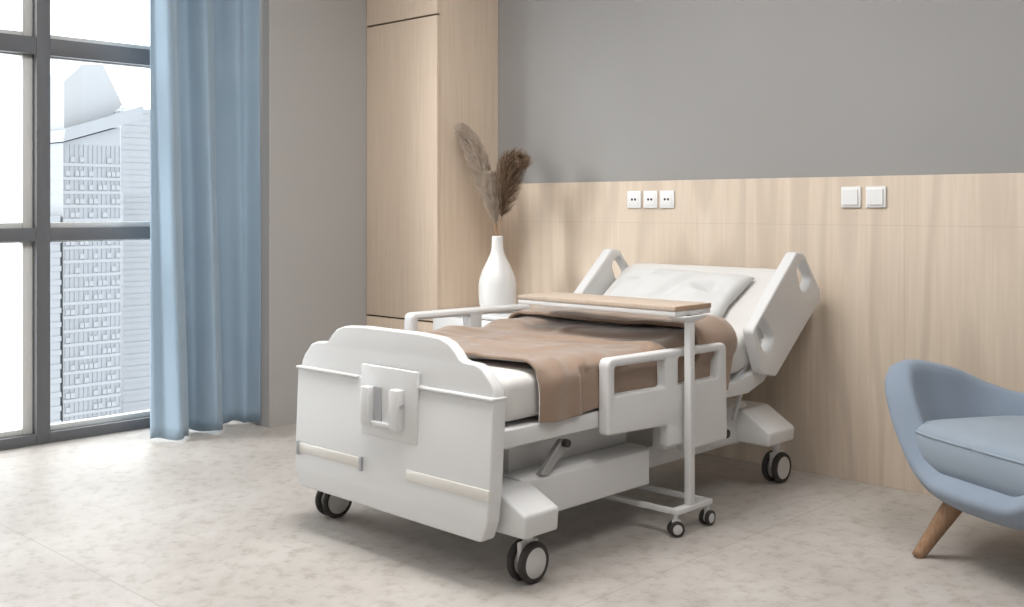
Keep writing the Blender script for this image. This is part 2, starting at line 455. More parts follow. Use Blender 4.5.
t4 = tower('slender_tower', -300, 127.6, 130.2, -110, -1, 12, 3.9, 'tower_b', 'tower_b', 'very pale slender tower at the left side of the slant-roofed skyscraper')
LOWL = ['faint low city block low in the left pane, beside the frame', 'faint low city block low in the left pane, leftmost of the low blocks']
tower('city_block', -330, 96, 116, -120, -46, 40, 4.5, 'tower_b', 'tower_c', LOWL[0])
tower('city_block', -400, 78, 108, -120, -58, 40, 4.5, 'tower_b', 'tower_c', LOWL[1])

# ------------------------------------------------------------------ curtain
cp = [(-4.99, 2.612), (-4.955, 2.65), (-4.885, 2.70), (-4.885, 2.745), (-4.95, 2.79), (-5.06, 2.835), (-5.045, 2.875),
      (-4.95, 2.905), (-4.915, 2.945), (-4.955, 2.985), (-5.07, 3.02), (-5.10, 3.06), (-5.07, 3.12), (-5.05, 3.155), (-5.00, 3.178), (-4.925, 3.192)]
tp = [(-5.00, 2.612), (-4.975, 2.63), (-4.93, 2.665), (-4.93, 2.70), (-4.99, 2.745), (-5.05, 2.79), (-5.035, 2.83),
      (-4.955, 2.865), (-4.94, 2.90), (-4.98, 2.945), (-5.06, 2.98), (-5.07, 3.02), (-5.00, 3.06), (-4.98, 3.11), (-4.97, 3.16), (-4.92, 3.193)]
def cat(P, t):
    n_ = len(P)-1; f = min(t*n_, n_-1e-6); i = int(f); u = f-i
    g = lambda k: Vector(P[max(0, min(n_, k))])
    a, b, c, d = g(i-1), g(i), g(i+1), g(i+2)
    return 0.5*((2*b)+(c-a)*u+(2*a-5*b+4*c-d)*u*u+(3*b-a-3*c+d)*u**3)
def cf(u, v):
    z = 0.012 + v*2.97
    k = sstep(0.0, 1.0, v)**0.6
    p = cat(cp, u)*(1-k) + cat(tp, u)*k
    x = p.x + 0.013*math.sin(u*52+v*2.1)*(1-v*0.5) + 0.012*noise.noise(Vector((u*9, v*2.2, 1.0)))
    y = p.y + 0.010*noise.noise(Vector((u*7, v*1.6, 5.0)))*min(1, u*8)
    if v < 0.08: z += 0.006*math.sin(u*40)*(1-v/0.08)
    return (x, y, z)
bm = grid(cf, 150, 46)
cu = thing('curtain', (-5.0, 2.9, 0), 'sky blue pleated curtain hanging to the floor beside the window', 'curtain')
c_ = solid(link('cloth', bm_mesh(bm, 'cloth'), 'curtain', cu, smooth=True), 0.004, 0, 0)
cyl('curtain_rail', (-5.02, -3.2, 2.975), (-5.02, 3.18, 2.975), 0.012, 'sash', cu)

# ------------------------------------------------------------------ wardrobe
WX0, WX1, WY = GX+0.002, -4.244, 3.84
wd = thing('wardrobe', ((WX0+WX1)/2, 4.06, 0), 'tall pale oak built-in wardrobe with flush doors in the corner', 'wardrobe')
box('carcass', (WX0, WY+0.022, 0), (WX1, YB-0.002, ZC-0.002), 'oak', wd)
for nm, a, b in (('drawer', 0.08, 0.5405), ('door', 0.5505, 2.168), ('door', 2.178, ZC-0.004)):
    o = box(nm, (WX0+0.002, WY, a), (WX1-0.0003, WY+0.0205, b), 'oak', wd, 0.0012)
for a, b in ((0.5403, 0.5507), (2.1678, 2.1782)):
    box('gap_shade_strip', (WX0+0.002, WY+0.013, a), (WX1-0.004, WY+0.0225, b), 'gap', wd)['label'] = 'dark strip painted as shade in the gap between the doors'  # strip colours the shade into the gap behind the door edges
box('plinth', (WX0+0.002, WY+0.008, 0), (WX1-0.01, WY+0.0215, 0.078), 'oak_dark', wd)

# ------------------------------------------------------------------ white bedside cabinet, vase and dried grass
bc = thing('bedside_cabinet', (-3.95, 4.05, 0), 'white bedside cabinet beside the wardrobe, mostly hidden behind the bed', 'cabinet')
CX0, CX1, CY0, CY1, CZ = -4.238, -3.66, 3.80, YB-0.02, 0.615
box('body', (CX0, CY0+0.02, 0.03), (CX1, CY1, CZ-0.022), 'white', bc, 0.004)
box('top', (CX0, CY0-0.004, CZ-0.021), (CX1, CY1, CZ), 'white', bc, 0.004)
for a, b in ((0.04, 0.30), (0.305, 0.59)):
    d = box('drawer', (CX0+0.006, CY0, a), (CX1-0.006, CY0+0.019, b), 'white', bc, 0.003)
    box('handle', ((CX0+CX1)/2-0.06, CY0-0.014, b-0.05), ((CX0+CX1)/2+0.06, CY0, b-0.04), 'steel', d, 0.003)
box('plinth', (CX0+0.02, CY0+0.05, 0), (CX1-0.02, CY1-0.02, 0.03), 'steel', bc)
VX, VY = -3.905, 3.95
va = lathe('vase', [(0.040, 0), (0.088, 0.0), (0.106, 0.012), (0.119, 0.045), (0.124, 0.09), (0.124, 0.14), (0.117, 0.175), (0.103, 0.208), (0.082, 0.243),
      (0.062, 0.275), (0.047, 0.300), (0.040, 0.325), (0.037, 0.36), (0.0365, 0.386), (0.034, 0.391), (0.029, 0.387), (0.028, 0.35), (0.034, 0.31), (0.05, 0.28), (0.03, 0.2)], (VX, VY, CZ+0.001), 'vase', seg=64)
va.data.transform(Matrix.Diagonal((0.78, 0.78, 1, 1)))
tag(va, 'white bottle-shaped ceramic vase standing on the bedside cabinet', 'vase')

def pampas(name, spine, wid, m, label, n_hair, droop, curl=0.0, seed=1):
    """spine: list of points from inside the neck to the tip; hair rises from the upper part"""
    rnd = random.Random(seed)
    root = thing(name, spine[0], label, 'dried grass', 'dried grass plumes in the vase')
    P = [Vector(p) for p in spine]
    def at(t):
        f = min(t*(len(P)-1), len(P)-1.001); i = int(f); u = f-i
        g = lambda k: P[max(0, min(len(P)-1, k))]
        a, b, c, d = g(i-1), g(i), g(i+1), g(i+2)
        return 0.5*((2*b)+(c-a)*u+(2*a-5*b+4*c-d)*u*u+(3*b-a-3*c+d)*u**3)
    tube('stem', [at(k/24) for k in range(25)], [0.0032-0.002*k/24 for k in range(25)], 'leg_wood', root, 8)
    bm = bmesh.new()
    for i in range(n_hair):
        t = 0.30 + 0.70*rnd.random()**0.85
        p = at(t); d = (at(min(1, t+0.02)) - at(t-0.02)).normalized()
        ang = rnd.uniform(0, 2*math.pi)
        side = d.orthogonal().normalized(); side.rotate(Matrix.Rotation(ang, 3, d))
        env = wid*interp([(0.28, 0.25), (0.42, 0.8), (0.62, 1.0), (0.85, 0.8), (1.0, 0.38)], t)
        L = env*rnd.uniform(0.9, 1.7); k = 5; pts = []
        s0 = rnd.uniform(0.75, 1.1)
        for j in range(k+1):
            u = j/k
            q = p + d*L*u*0.92 + side*env*s0*math.sin(u*1.45) + Vector((curl*0.02*u*u, 0, -droop*L*u*u))
            pts.append(q + Vector((rnd.gauss(0, 1), rnd.gauss(0, 1), rnd.gauss(0, 1)))*0.0016)
        wv = side.cross(d).normalized(); wv.rotate(Matrix.Rotation(rnd.uniform(-1.2, 1.2), 3, d))
        prev = None
        for j, q in enumerate(pts):
            ww = 0.0019*(1-0.75*j/k)
            a, b = bm.verts.new(q-wv*ww), bm.verts.new(q+wv*ww)
            if prev: bm.faces.new((prev[0], prev[1], b, a))
            prev = (a, b)
    me = bpy.data.meshes.new('plume'); bm.to_mesh(me); bm.free()
    link('plume', me, m, root)
    return root
nz = CZ+0.33
pampas('pampas_grass', [(VX, VY, nz), (VX-0.005, VY, nz+0.10), (VX-0.035, VY-0.01, nz+0.24), (VX-0.078, VY-0.02, nz+0.38), (VX-0.145, VY-0.02, nz+0.52), (VX-0.235, VY-0.02, nz+0.625)], 0.062, 'plume_grey',
       'long greyish plume of dried pampas grass leaning left in the vase', 2600, 0.10, -1.0, 3)
pampas('pampas_grass', [(VX+0.008, VY, nz), (VX+0.016, VY, nz+0.10), (VX+0.035, VY+0.01, nz+0.22), (VX+0.055, VY+0.01, nz+0.33), (VX+0.080, VY+0.01, nz+0.41), (VX+0.110, VY+0.01, nz+0.435)], 0.080, 'plume_brown',
       'darker brown plume of dried pampas grass leaning right in the vase', 2600, 0.16, 1.0, 8)
pampas('pampas_grass', [(VX+0.002, VY-0.012, nz), (VX+0.0, VY-0.012, nz+0.08), (VX-0.004, VY-0.016, nz+0.16), (VX-0.010, VY-0.022, nz+0.24), (VX-0.016, VY-0.026, nz+0.31), (VX-0.026, VY-0.03, nz+0.37)], 0.058, 'plume_cream',
       'short creamy plume of dried grass in the middle of the vase', 1500, 0.10, 0, 12)

# ------------------------------------------------------------------ wall sockets and switches
def socket(xc, label):
    t = thing('wall_socket', (xc, YB-0.016, 1.15), label, 'socket', 'wall sockets above the bed')
    y = YB-0.0165; z0, z1 = 1.150, 1.234
    box('cover_plate', (xc-0.0415, y-0.010, z0), (xc+0.0415, y, z1), 'white_plate', t, 0.003)
    f = box('insert', (xc-0.030, y-0.0125, z0+0.013), (xc+0.030, y-0.0101, z1-0.013), 'white_plate', t, 0.0015)
    for s in (-0.0095, 0.0095):
        cyl('hole', (xc+s, y-0.0133, (z0+z1)/2), (xc+s, y-0.0126, (z0+z1)/2), 0.0062, 'slot', f, seg=16)
    return t
for xc, l in ((-3.277, 'leftmost of the three white wall sockets above the bed'), (-3.178, 'middle one of the three white wall sockets above the bed'), (-3.079, 'rightmost of the three white wall sockets above the bed')):
    socket(xc, l)
def switch(xc, label):
    t = thing('light_switch', (xc, YB-0.016, 1.15), label, 'switch', 'light switches on the oak panelling')
    y = YB-0.0165; z0, z1 = 1.152, 1.240
    box('cover_plate', (xc-0.044, y-0.010, z0), (xc+0.044, y, z1), 'white_plate', t, 0.003)
    bm = bmesh.new(); vs = add_box(bm, (xc-0.033, y-0.016, z0+0.011), (xc+0.033, y-0.0101, z1-0.011), 0.0015)
    link('rocker', bm_mesh(bm), 'white_plate', t)
switch(-2.134, 'left one of the two white light switches on the oak panelling')
switch(-2.024, 'right one of the two white light switches on the oak panelling')

# ------------------------------------------------------------------ hospital bed
CX = -2.775
bed = thing('hospital_bed', (CX, 3.3, 0), 'white adjustable hospital bed on casters with raised head section and side rails', 'hospital bed')
# footboard: upper panel, lower panel standing 2 cm proud, ridge between them
half_top = [(0.0, 0.748), (0.15, 0.748), (0.25, 0.742), (0.295, 0.728), (0.325, 0.705), (0.345, 0.683), (0.365, 0.677), (0.415, 0.675), (0.448, 0.664), (0.49, 0.622), (0.503, 0.602), (0.509, 0.575)]
FX = CX+0.006
up = [(FX+x*0.975, z) for x, z in half_top] + [(FX+0.496, 0.50), (FX-0.496, 0.50)] + [(FX-x*0.975, z) for x, z in half_top[::-1]][:-1]
fbY = 2.293
fb = plate('footboard', up, [], 0.042, lambda u, v, w: (u, fbY+w, v), 'white', bed, 0.007)
low = rpoly([(FX-0.499, 0.579), (FX+0.499, 0.579), (FX+0.496, 0.30), (FX+0.490, 0.215), (FX+0.468, 0.152), (FX-0.455, 0.160), (FX-0.484, 0.215), (FX-0.494, 0.30)], [0.004, 0.004, 0.02, 0.03, 0.02, 0.02, 0.03, 0.02])
plate('footboard_apron', low, [], 0.056, lambda u, v, w: (u, fbY-0.012-0.022*sstep(0.55, 0.15, v)+w, v), 'white', bed, 0.006)
for a, b in ((FX-0.501, -2.915), (-2.62, FX+0.501)):
    boxes('ridge', [((a, fbY-0.020, 0.573), (b, fbY+0.044, 0.583))], 'white', bed, 0.004)
# label holder in the middle of the footboard
hy = fbY-0.012
hb = box('chart_holder', (-2.885, hy-0.014, 0.395), (-2.602, hy+0.002, 0.628), 'white', bed, 0.004)
box('bracket', (-2.853, hy-0.044, 0.435), (-2.813, hy-0.013, 0.560), 'white', hb, 0.004)
box('bracket', (-2.706, hy-0.044, 0.435), (-2.662, hy-0.013, 0.565), 'white', hb, 0.004)
box('lip', (-2.813, hy-0.034, 0.435), (-2.706, hy-0.013, 0.449), 'white', hb, 0.003)
box('back_plate', (-2.813, hy-0.0185, 0.449), (-2.775, hy-0.0135, 0.560), 'grey_clip', hb)['label'] = 'blue grey insert'
cyl('knob', (-2.666, hy-0.028, 0.515), (-2.6555, hy-0.028, 0.515), 0.007, 'grey_clip', hb, seg=16)
# bumper strips
yb = fbY-0.030
for a, b, e0, e1 in ((-3.242, -2.880, True, True), (-2.650, -2.272, False, False)):
    s = box('bumper_strip', (a, yb-0.001, 0.277), (b, yb+0.012, 0.312), 'cream', bed, 0.004)
    if e0: box('end_cap', (a-0.006, yb-0.006, 0.270), (a+0.008, yb+0.004, 0.318), 'grey_clip', s, 0.002)
    if e1: box('end_cap', (b-0.006, yb-0.006, 0.270), (b+0.008, yb+0.004, 0.318), 'grey_clip', s, 0.002)
# deck
for s, x in ((1, -2.305), (-1, -3.245)):
    xa, xb = (x-0.03, x+0.005) if s > 0 else (x-0.005, x+0.03)
    prism('side_rail_beam', [(2.336, 0.416), (2.336, 0.472), (3.67, 0.472), (3.80, 0.500), (4.08, 0.700), (4.115, 0.650), (3.86, 0.450), (3.74, 0.416)], xa, xb, 0, 'frame_white', bed, 0.005)
box('deck', (-3.215, 2.345, 0.445), (-2.335, 3.70, 0.470), 'frame_white', bed, 0.004)
rx = Matrix.Translation((0, 3.70, 0.46)) @ Matrix.Rotation(R(34), 4, 'X')
box('backrest_panel', (-3.215, 0.0, -0.012), (-2.335, 0.56, 0.012), 'frame_white', bed, 0.004, rx)
box('crossbar', (-3.21, 2.40, 0.40), (-2.34, 2.45, 0.444), 'frame_white', bed, 0.004)
# chassis
prism('chassis_cover', [(-3.225, 0.165), (-2.325, 0.165), (-2.325, 0.288), (-2.345, 0.300), (-3.205, 0.300), (-3.225, 0.288)], 2.47, 3.125, 1, 'frame_white', bed, 0.006)
box('spine_beam', (-3.06, 3.10, 0.190), (-2.40, 3.86, 0.272), 'frame_white', bed, 0.01)
prism('lift_arm', [(2.545, 0.300), (2.58, 0.293), (2.680, 0.372), (2.675, 0.395), (2.652, 0.398)], -2.345, -2.322, 0, 'steel', bed, 0.002)
cyl('pivot_knob', (-2.323, 2.658, 0.386), (-2.302, 2.658, 0.386), 0.0135, 'rubber', bed, bevel=0.003)
prism('lift_arm', [(2.575, 0.300), (2.60, 0.293), (2.695, 0.375), (2.69, 0.395), (2.672, 0.395)], -3.185, -3.165, 0, 'steel', bed, 0.002)
cyl('pivot_knob', (-2.395, 3.640, 0.266), (-2.328, 3.640, 0.266), 0.017, 'rubber', bed, bevel=0.003)
box('lift_cover', (-3.13, 2.50, 0.299), (-2.42, 3.115, 0.443), 'frame_white', bed, 0.006)
tube('strut', [(-2.36, 3.80, 0.44), (-2.37, 3.74, 0.30)], 0.009, 'white', bed)
# cross covers with the caster mounts
def end_cover(y0, y1, z0, th, xe, zt):
    # outline in x-z, symmetric about the bed's centre line; the ends slope down outwards
    d = xe-CX
    pl = [(CX-d, z0), (CX+d, z0), (CX+d+0.006, z0+th), (CX+d-0.12, zt), (CX-d+0.12, zt), (CX-d-0.006, z0+th)]
    prism('caster_cover', pl, y0, y1, 1, 'frame_white', bed, 0.010)
end_cover(2.345, 2.50, 0.160, 0.072, -2.207, 0.290)
end_cover(3.80, 4.00, 0.200, 0.055, -2.245, 0.335)
prism('motor_cover', [(3.62, 0.20), (3.83, 0.19), (3.90, 0.335), (3.86, 0.36), (3.66, 0.352), (3.62, 0.30)], -3.16, -2.39, 0, 'frame_white', bed, 0.012)
# casters: two tyres with grey hub discs either side of a white fork
def caster(x, y, ztop, yaw=0.0, rot=1):
    c = bpy.data.objects.new('caster', None); COL.objects.link(c); c.parent = bed; c.empty_display_size = 0.05
    Mx = Matrix.Translation((x, y, 0)) @ Matrix.Rotation(yaw, 4, 'Z')
    def L(name, me, m): 
        me.transform(Mx); o = link(name, me, m, None, origin=(0, 0, 0)); o.parent = c; return o
    c.location = (-Vector(bed.location)); rr = 0.064
    for s in (-1, 1):
        bm = bmesh.new(); prof = []
        for k in range(13):
            a = math.pi*k/12; prof.append((0.064-0.011+0.011*math.sin(a), -0.0125*math.cos(a)))
        prof = [(0.047, -0.0125)] + prof + [(0.047, 0.0125)]
        rings = [[bm.verts.new((s*0.024+w, r*math.cos(2*math.pi*q/40), rr+r*math.sin(2*math.pi*q/40))) for q in range(40)] for r, w in prof]
        for a, b in zip(rings, rings[1:]+rings[:1]):
            for q in range(40): bm.faces.new((a[q], a[(q+1) % 40], b[(q+1) % 40], b[q]))
        for f in bm.faces: f.smooth = True
        L('tyre', bm_mesh(bm), 'rubber')
        bm = bmesh.new()
        add_cyl(bm, (s*0.024-0.0115, 0, rr), (s*0.024+0.0115, 0, rr), 0.0475, seg=40, bevel=0.003)
        smooth_angle(L('hub_disc', bm_mesh(bm), 'hub'))
    bm = bmesh.new(); add_box(bm, (-0.010, -0.040, rr), (0.010, 0.040, 0.128), 0.006); add_cyl(bm, (0, 0, 0.11), (0, 0, ztop+0.008), 0.016, seg=20)
    add_cyl(bm, (-0.012, 0, rr), (0.012, 0, rr), 0.018, seg=20)
    smooth_angle(L('fork', bm_mesh(bm), 'white'))
    return c
caster(-2.278, 2.437, 0.165)
caster(-3.28, 2.45, 0.165, R(-4))
caster(-2.355, 4.05, 0.205, R(-3)); caster(-3.19, 3.98, 0.205, R(6))
# lower side rails: solid panel with two hand openings and a stepped lower edge
def side_guard(x0, x1, dz=0.0, dy=0.0):
    o = rpoly([(2.800, 0.395), (2.800, 0.650), (3.510, 0.642), (3.518, 0.275), (3.250, 0.272), (3.237, 0.30), (3.140, 0.305), (3.135, 0.382)],
              [0.012, 0.03, 0.03, 0.02, 0.02, 0.0, 0.012, 0.012])
    h1 = rpoly([(2.837, 0.525), (2.837, 0.620), (3.125, 0.616), (3.125, 0.519)], 0.010)
    h2 = rpoly([(3.200, 0.518), (3.200, 0.616), (3.462, 0.614), (3.453, 0.517)], 0.010)
    return plate('side_guard', [(a+dy, b+dz) for a, b in o], [[(a+dy, b+dz) for a, b in h1], [(a+dy, b+dz) for a, b in h2]], x1-x0, lambda u, v, w: (x0+w, u, v), 'white', bed, 0.010)
side_guard(-2.302+0.004, -2.252)
side_guard(-3.352, -3.302, 0.078, 0.05)
for x0, x1, dz in ((-2.345, -2.285, 0), (-3.315, -3.24, 0.0)):
    box('guard_bracket', (x0, 3.165, 0.285), (x1, 3.235, 0.50), 'frame_white', bed, 0.006)
# raised head guards
def head_guard(x0, x1, dy=0.0, dz=0.0):
    o = rpoly([(3.690, 0.672), (4.030, 0.968), (4.095, 0.962), (4.232, 0.800), (4.238, 0.762), (3.868, 0.474), (3.765, 0.494)],
              [0.03, 0.035, 0.04, 0.03, 0.03, 0.025, 0.03])
    h1 = rpoly([(4.085, 0.938), (4.028, 0.895), (4.072, 0.806), (4.110, 0.804), (4.166, 0.850)], [0.03, 0.03, 0.03, 0.03, 0.03])
    h2 = rpoly([(3.768, 0.724), (3.715, 0.676), (3.776, 0.582), (3.812, 0.582), (3.860, 0.630)], [0.03]*5)
    sh = lambda P: [(a+dy, b+dz) for a, b in P]
    return plate('head_guard', sh(o), [sh(h1), sh(h2)], x1-x0, lambda u, v, w: (x0+w, u, v), 'white', bed, 0.008)
head_guard(-2.300, -2.250)
head_guard(-3.270, -3.220, 0.0, -0.012)
box('guard_bracket', (-2.335, 3.86, 0.56), (-2.296, 3.93, 0.62), 'frame_white', bed, 0.004)
# ------------------------------------------------------------------ mattress
MX0, MX1 = -3.205, -2.318
def mpath(t):
    """mid-surface path along Y: returns (y, z_top, tangent angle)"""
    pts = [(2.365, 0.632), (3.60, 0.632), (3.70, 0.640), (3.78, 0.672), (3.86, 0.722), (4.14, 0.908)]
    return pts
SEG = []
def spath():
    raw = mpath(0); L = [0]
    for a, b in zip(raw, raw[1:]): L.append(L[-1]+math.dist(a, b))
    return raw, L
RAW, LEN = spath()
def top_at(s):
    s = max(0, min(LEN[-1], s))
    for i in range(len(LEN)-1):
        if s <= LEN[i+1]+1e-9:
            u = (s-LEN[i])/(LEN[i+1]-LEN[i]); a, b = RAW[i], RAW[i+1]
            y, z = a[0]+(b[0]-a[0])*u, a[1]+(b[1]-a[1])*u
            break
    def ang(i): return math.atan2(RAW[i+1][1]-RAW[i][1], RAW[i+1][0]-RAW[i][0])
    a0 = ang(i); an = a0
    if u > 0.5 and i+1 < len(RAW)-1: an = a0+(ang(i+1)-a0)*(u-0.5)
    if u < 0.5 and i > 0: an = a0+(ang(i-1)-a0)*(0.5-u)
    if i == 0 and u < 0.98: an = 0
    return y, z, an
TH = 0.155
def mattress():
    bm = bmesh.new(); ss = [0, 0.004, 0.012, 0.025, 0.04, 0.06] + [0.06+(LEN[-1]-0.12)*k/60 for k in range(1, 61)] + [LEN[-1]-x for x in (0.04, 0.025, 0.012, 0.004, 0)]
    rings = []; n_ = 64; hw = (MX1-MX0)/2; cx = (MX0+MX1)/2
    for s in ss:
        y, z, a = top_at(s); N = Vector((0, -math.sin(a), math.cos(a)))
        e = min(s, LEN[-1]-s); k = 0.055; ins = k-math.sqrt(max(0, k*k-(k-min(e, k))**2)) if e < k else 0
        ring = []
        for q in range(n_):
            t = 2*math.pi*q/n_; c, sn = math.cos(t), math.sin(t)
            ex = 0.16; px = math.copysign(abs(c)**ex, c); 
            ez = 0.42; pz = math.copysign(abs(sn)**ez, sn)
            ww = hw-ins*1.0; hh = TH/2-ins*0.75
            p = Vector((cx, y, z)) - N*TH/2 + N*pz*hh + Vector((px*ww, 0, 0))
            ring.append(bm.verts.new(p))
        rings.append(ring)
    for a, b in zip(rings, rings[1:]):
        for q in range(n_): bm.faces.new((a[q], a[(q+1) % n_], b[(q+1) % n_], b[q]))
    bm.faces.new(rings[0][::-1]); bm.faces.new(rings[-1])
    return bm_mesh(bm)
mt = link('mattress', mattress(), 'sheet', None, smooth=True)
tag(mt, 'white sheeted mattress on the bed, its head end raised', 'mattress')

# ------------------------------------------------------------------ pillow
def pillow(name, cxy, s0, w, l, h, m, seed, label, yaw=0.0):
    bm = bmesh.new(); nu, nv = 56, 40
    y0, z0, a0 = top_at(s0); N = Vector((0, -math.sin(a0), math.cos(a0))); T = Vector((0, math.cos(a0), math.sin(a0))); X = Vector((1, 0, 0))
    c = Vector((cxy, y0, z0)); X2 = X*math.cos(yaw)+T*math.sin(yaw); T2 = T*math.cos(yaw)-X*math.sin(yaw)
    top, bot = [], []
    for j in range(nv+1):
        rt, rb = [], []
        for i in range(nu+1):
            u, v = -1+2*i/nu, -1+2*j/nv
            e = max(0, 1-abs(u)**3.2)*max(0, 1-abs(v)**3.2)
            puff = e**0.45
            pin = 1-0.07*(1-abs(v))*0.9*abs(u)**2; pin2 = 1-0.09*(1-abs(u))*abs(v)**2
            x, y = u*w/2*pin, v*l/2*pin2
            wr = 0.020*noise.noise(Vector((u*2.2+seed, v*2.0, seed)))+0.013*abs(noise.noise(Vector((u*3.0+seed*2, v*2.6-u*2, seed*3.1))))
            dent = -0.055*math.exp(-((u-0.62)**2/0.05+(v-0.35)**2/0.05)) - 0.02*math.exp(-((u-0.1-v*0.3)**2/0.01)) - 0.022*math.exp(-((u+0.55)**2/0.03+(v-0.62)**2/0.05))
            ht = h*puff*0.82 + (wr+dent)*puff
            pt = c + X2*x + T2*y + N*(0.014+max(ht, 0)+0.012)
            pb = c + X2*x + T2*y + N*(0.014-0.006*puff)
            edge = i in (0, nu) or j in (0, nv)
            a = bm.verts.new(pt if not edge else c+X2*x+T2*y+N*0.020); rt.append(a)
            rb.append(a if edge else bm.verts.new(pb))
        top.append(rt); bot.append(rb)
    for j in range(nv):
        for i in range(nu):
            bm.faces.new((top[j][i], top[j][i+1], top[j+1][i+1], top[j+1][i]))
            try: bm.faces.new((bot[j][i], bot[j+1][i], bot[j+1][i+1], bot[j][i+1]))
            except ValueError: pass
    o = link(name, bm_mesh(bm), m, None, smooth=True); return tag(o, label, 'pillow')
pillow('pillow', -2.775, 1.525, 0.665, 0.40, 0.080, 'pillow', 2.3, 'white rumpled pillow lying on the raised head end of the mattress')

# ------------------------------------------------------------------ brown blanket
def bl_cross(u, y, hemR, hemL, lift=0.0):
    """across the bed: u 0..1 from the right hem over the top to the left hem -> (x, extra normal height or drop)"""
    W = MX1-MX0; g = 0.012+lift; rad = 0.05
    dR, dL = hemR, hemL
    tot = dR + (W-2*rad) + dL + math.pi*rad
    s = u*tot
    if s < dR: return MX1+g, -(rad+dR-s), Vector((1, 0, 0))
    s -= dR
    if s < math.pi/2*rad:
        a = s/rad; return MX1-rad+(rad+g)*math.cos(a), -rad+(rad+g)*math.sin(a), Vector((math.cos(a), 0, math.sin(a)))
    s -= math.pi/2*rad
    if s < W-2*rad: return MX1-rad-s, g, Vector((0, 0, 1))
    s -= W-2*rad
    if s < math.pi/2*rad:
        a = math.pi/2+s/rad; return MX0+rad+(rad+g)*math.cos(a), -rad+(rad+g)*math.sin(a), Vector((math.cos(a), 0, math.sin(a)))
    s -= math.pi/2*rad
    return MX0-g, -(rad+s), Vector((-1, 0, 0))
def fold_amp(u, v):
    n1 = noise.noise(Vector((u*2.6+v*1.4, v*3.2, 3.0)))
    n2 = noise.noise(Vector((u*1.6-v*2.2, v*6.5+u*2.0, 7.7)))
    n3 = noise.noise(Vector((u*9, v*11, 1.1)))
    r = 1-abs(n2)*2.2
    n4 = noise.noise(Vector((u*3.4+v*3.0, v*4.2-u*2.0, 6.1)))
    return 0.016*n1 + 0.012*math.exp(-(n2/0.20)**2) + 0.008*math.exp(-(n4/0.16)**2)
def blanket_pt(u, v):
    s = 0.135 + 0.010*math.sin(u*8+1) + v*(1.235-0.135)
    if u > 0.85: s += 0.0
    y, z, a = top_at(s)
    hr = 0.105 + 0.006*math.sin(v*17); hl = 0.075+0.01*math.sin(v*13)
    x, dz, nrm = bl_cross(u, y, hr, hl)
    if dz < -0.03:
        s -= 0.25*(-0.03-dz)*sstep(0.6, 1.0, v); y, z, a = top_at(s)
    k = fold_amp(u, v)
    # gathered ridge towards the left guard and the heaped area beside it
    k2 = 0.020*math.exp(-((u-0.84)**2)/0.006)*sstep(0.05, 0.25, v)*(0.7+0.5*math.sin(v*19+1))
    k2 += 0.014*math.exp(-((v-0.78)**2)/0.01)*sstep(0.9, 0.5, abs(u-0.5)*2)
    side = 1 if abs(nrm.z) < 0.5 else 0
    if side:
        h = (0.07-abs(dz+0.05)) ; k = 0.6*k + 0.008*math.sin(v*26+2*math.sin(v*7))*min(1, abs(dz)/0.12)
        k += 0.010*math.exp(-((v-0.10)**2)/0.006)
        k = max(k, -0.004)
        if y > 2.70: k = min(k, 0.004*sstep(2.9, 2.7, y)-0.003)
        if nrm.x < 0: k = max(-0.004, min(k, 0.008))
    N = Vector((0, -math.sin(a), math.cos(a)))
    p = Vector((x, y, z)) + N*dz
    nn = nrm.x*Vector((1, 0, 0)) + nrm.z*N
    p += nn*max(-0.006, k+ (k2 if not side else 0))
    # foot-end edge curls slightly off the sheet
    p += Vector((0, 0, 0.012))*max(0, 1-v*22)*(0 if side else 1)
    return p
bl_ = thing('blanket', (CX, 3.0, 0.63), 'brown wool blanket spread over the mattress, folded back towards the pillow', 'blanket')
b1 = link('cover', bm_mesh(grid(blanket_pt, 150, 130)), 'blanket', bl_, smooth=True)
solid(b1, 0.010, 1.0, 0)
def flap_pt(u, v):
    """turned-back end: rises from the head edge, bulges and lies back towards the foot over a dark gap"""
    hr = 0.13; hl = 0.05
    edge = 0.020*math.sin(u*5.0+0.6)
    prof = [(1.238, 0.010), (1.256, 0.022), (1.258, 0.044), (1.245, 0.062), (1.205, 0.068), (1.15, 0.064), (1.09, 0.058), (1.04, 0.050), (1.005, 0.043)]
    f = v*(len(prof)-1); i = min(int(f), len(prof)-2); w = f-i
    s = prof[i][0]*(1-w)+prof[i+1][0]*w; hgt = prof[i][1]*(1-w)+prof[i+1][1]*w
    s += (edge-0.02)*v
    y, z, a = top_at(s)
    # flat in the middle, following the mattress shoulder at both sides
    x, dz, nrm = bl_cross(u, y, hr, hl, 0.012)
    if dz < -0.03: y, z, a = top_at(s-0.30*(-0.03-dz))
    N = Vector((0, -math.sin(a), math.cos(a)))
    sidek = 1 if abs(nrm.z) < 0.3 else 0
    m_ = hgt*(1.0-0.93*(1-abs(nrm.z)))
    x -= nrm.x*0.012*(1-abs(nrm.z))
    nn = nrm.x*Vector((1, 0, 0)) + nrm.z*N
    wr = 0.010*noise.noise(Vector((u*4, v*2.5, 2.0))) + 0.006*noise.noise(Vector((u*11, v*4, 5.0)))
    p = Vector((x, y, z)) + N*dz + nn*(m_ + wr*max(0.15, abs(nrm.z)))
    return p
b2 = link('turned_back_fold', bm_mesh(grid(flap_pt, 120, 34)), 'blanket', bl_, smooth=True)
solid(b2, 0.012, 1.0, 0)

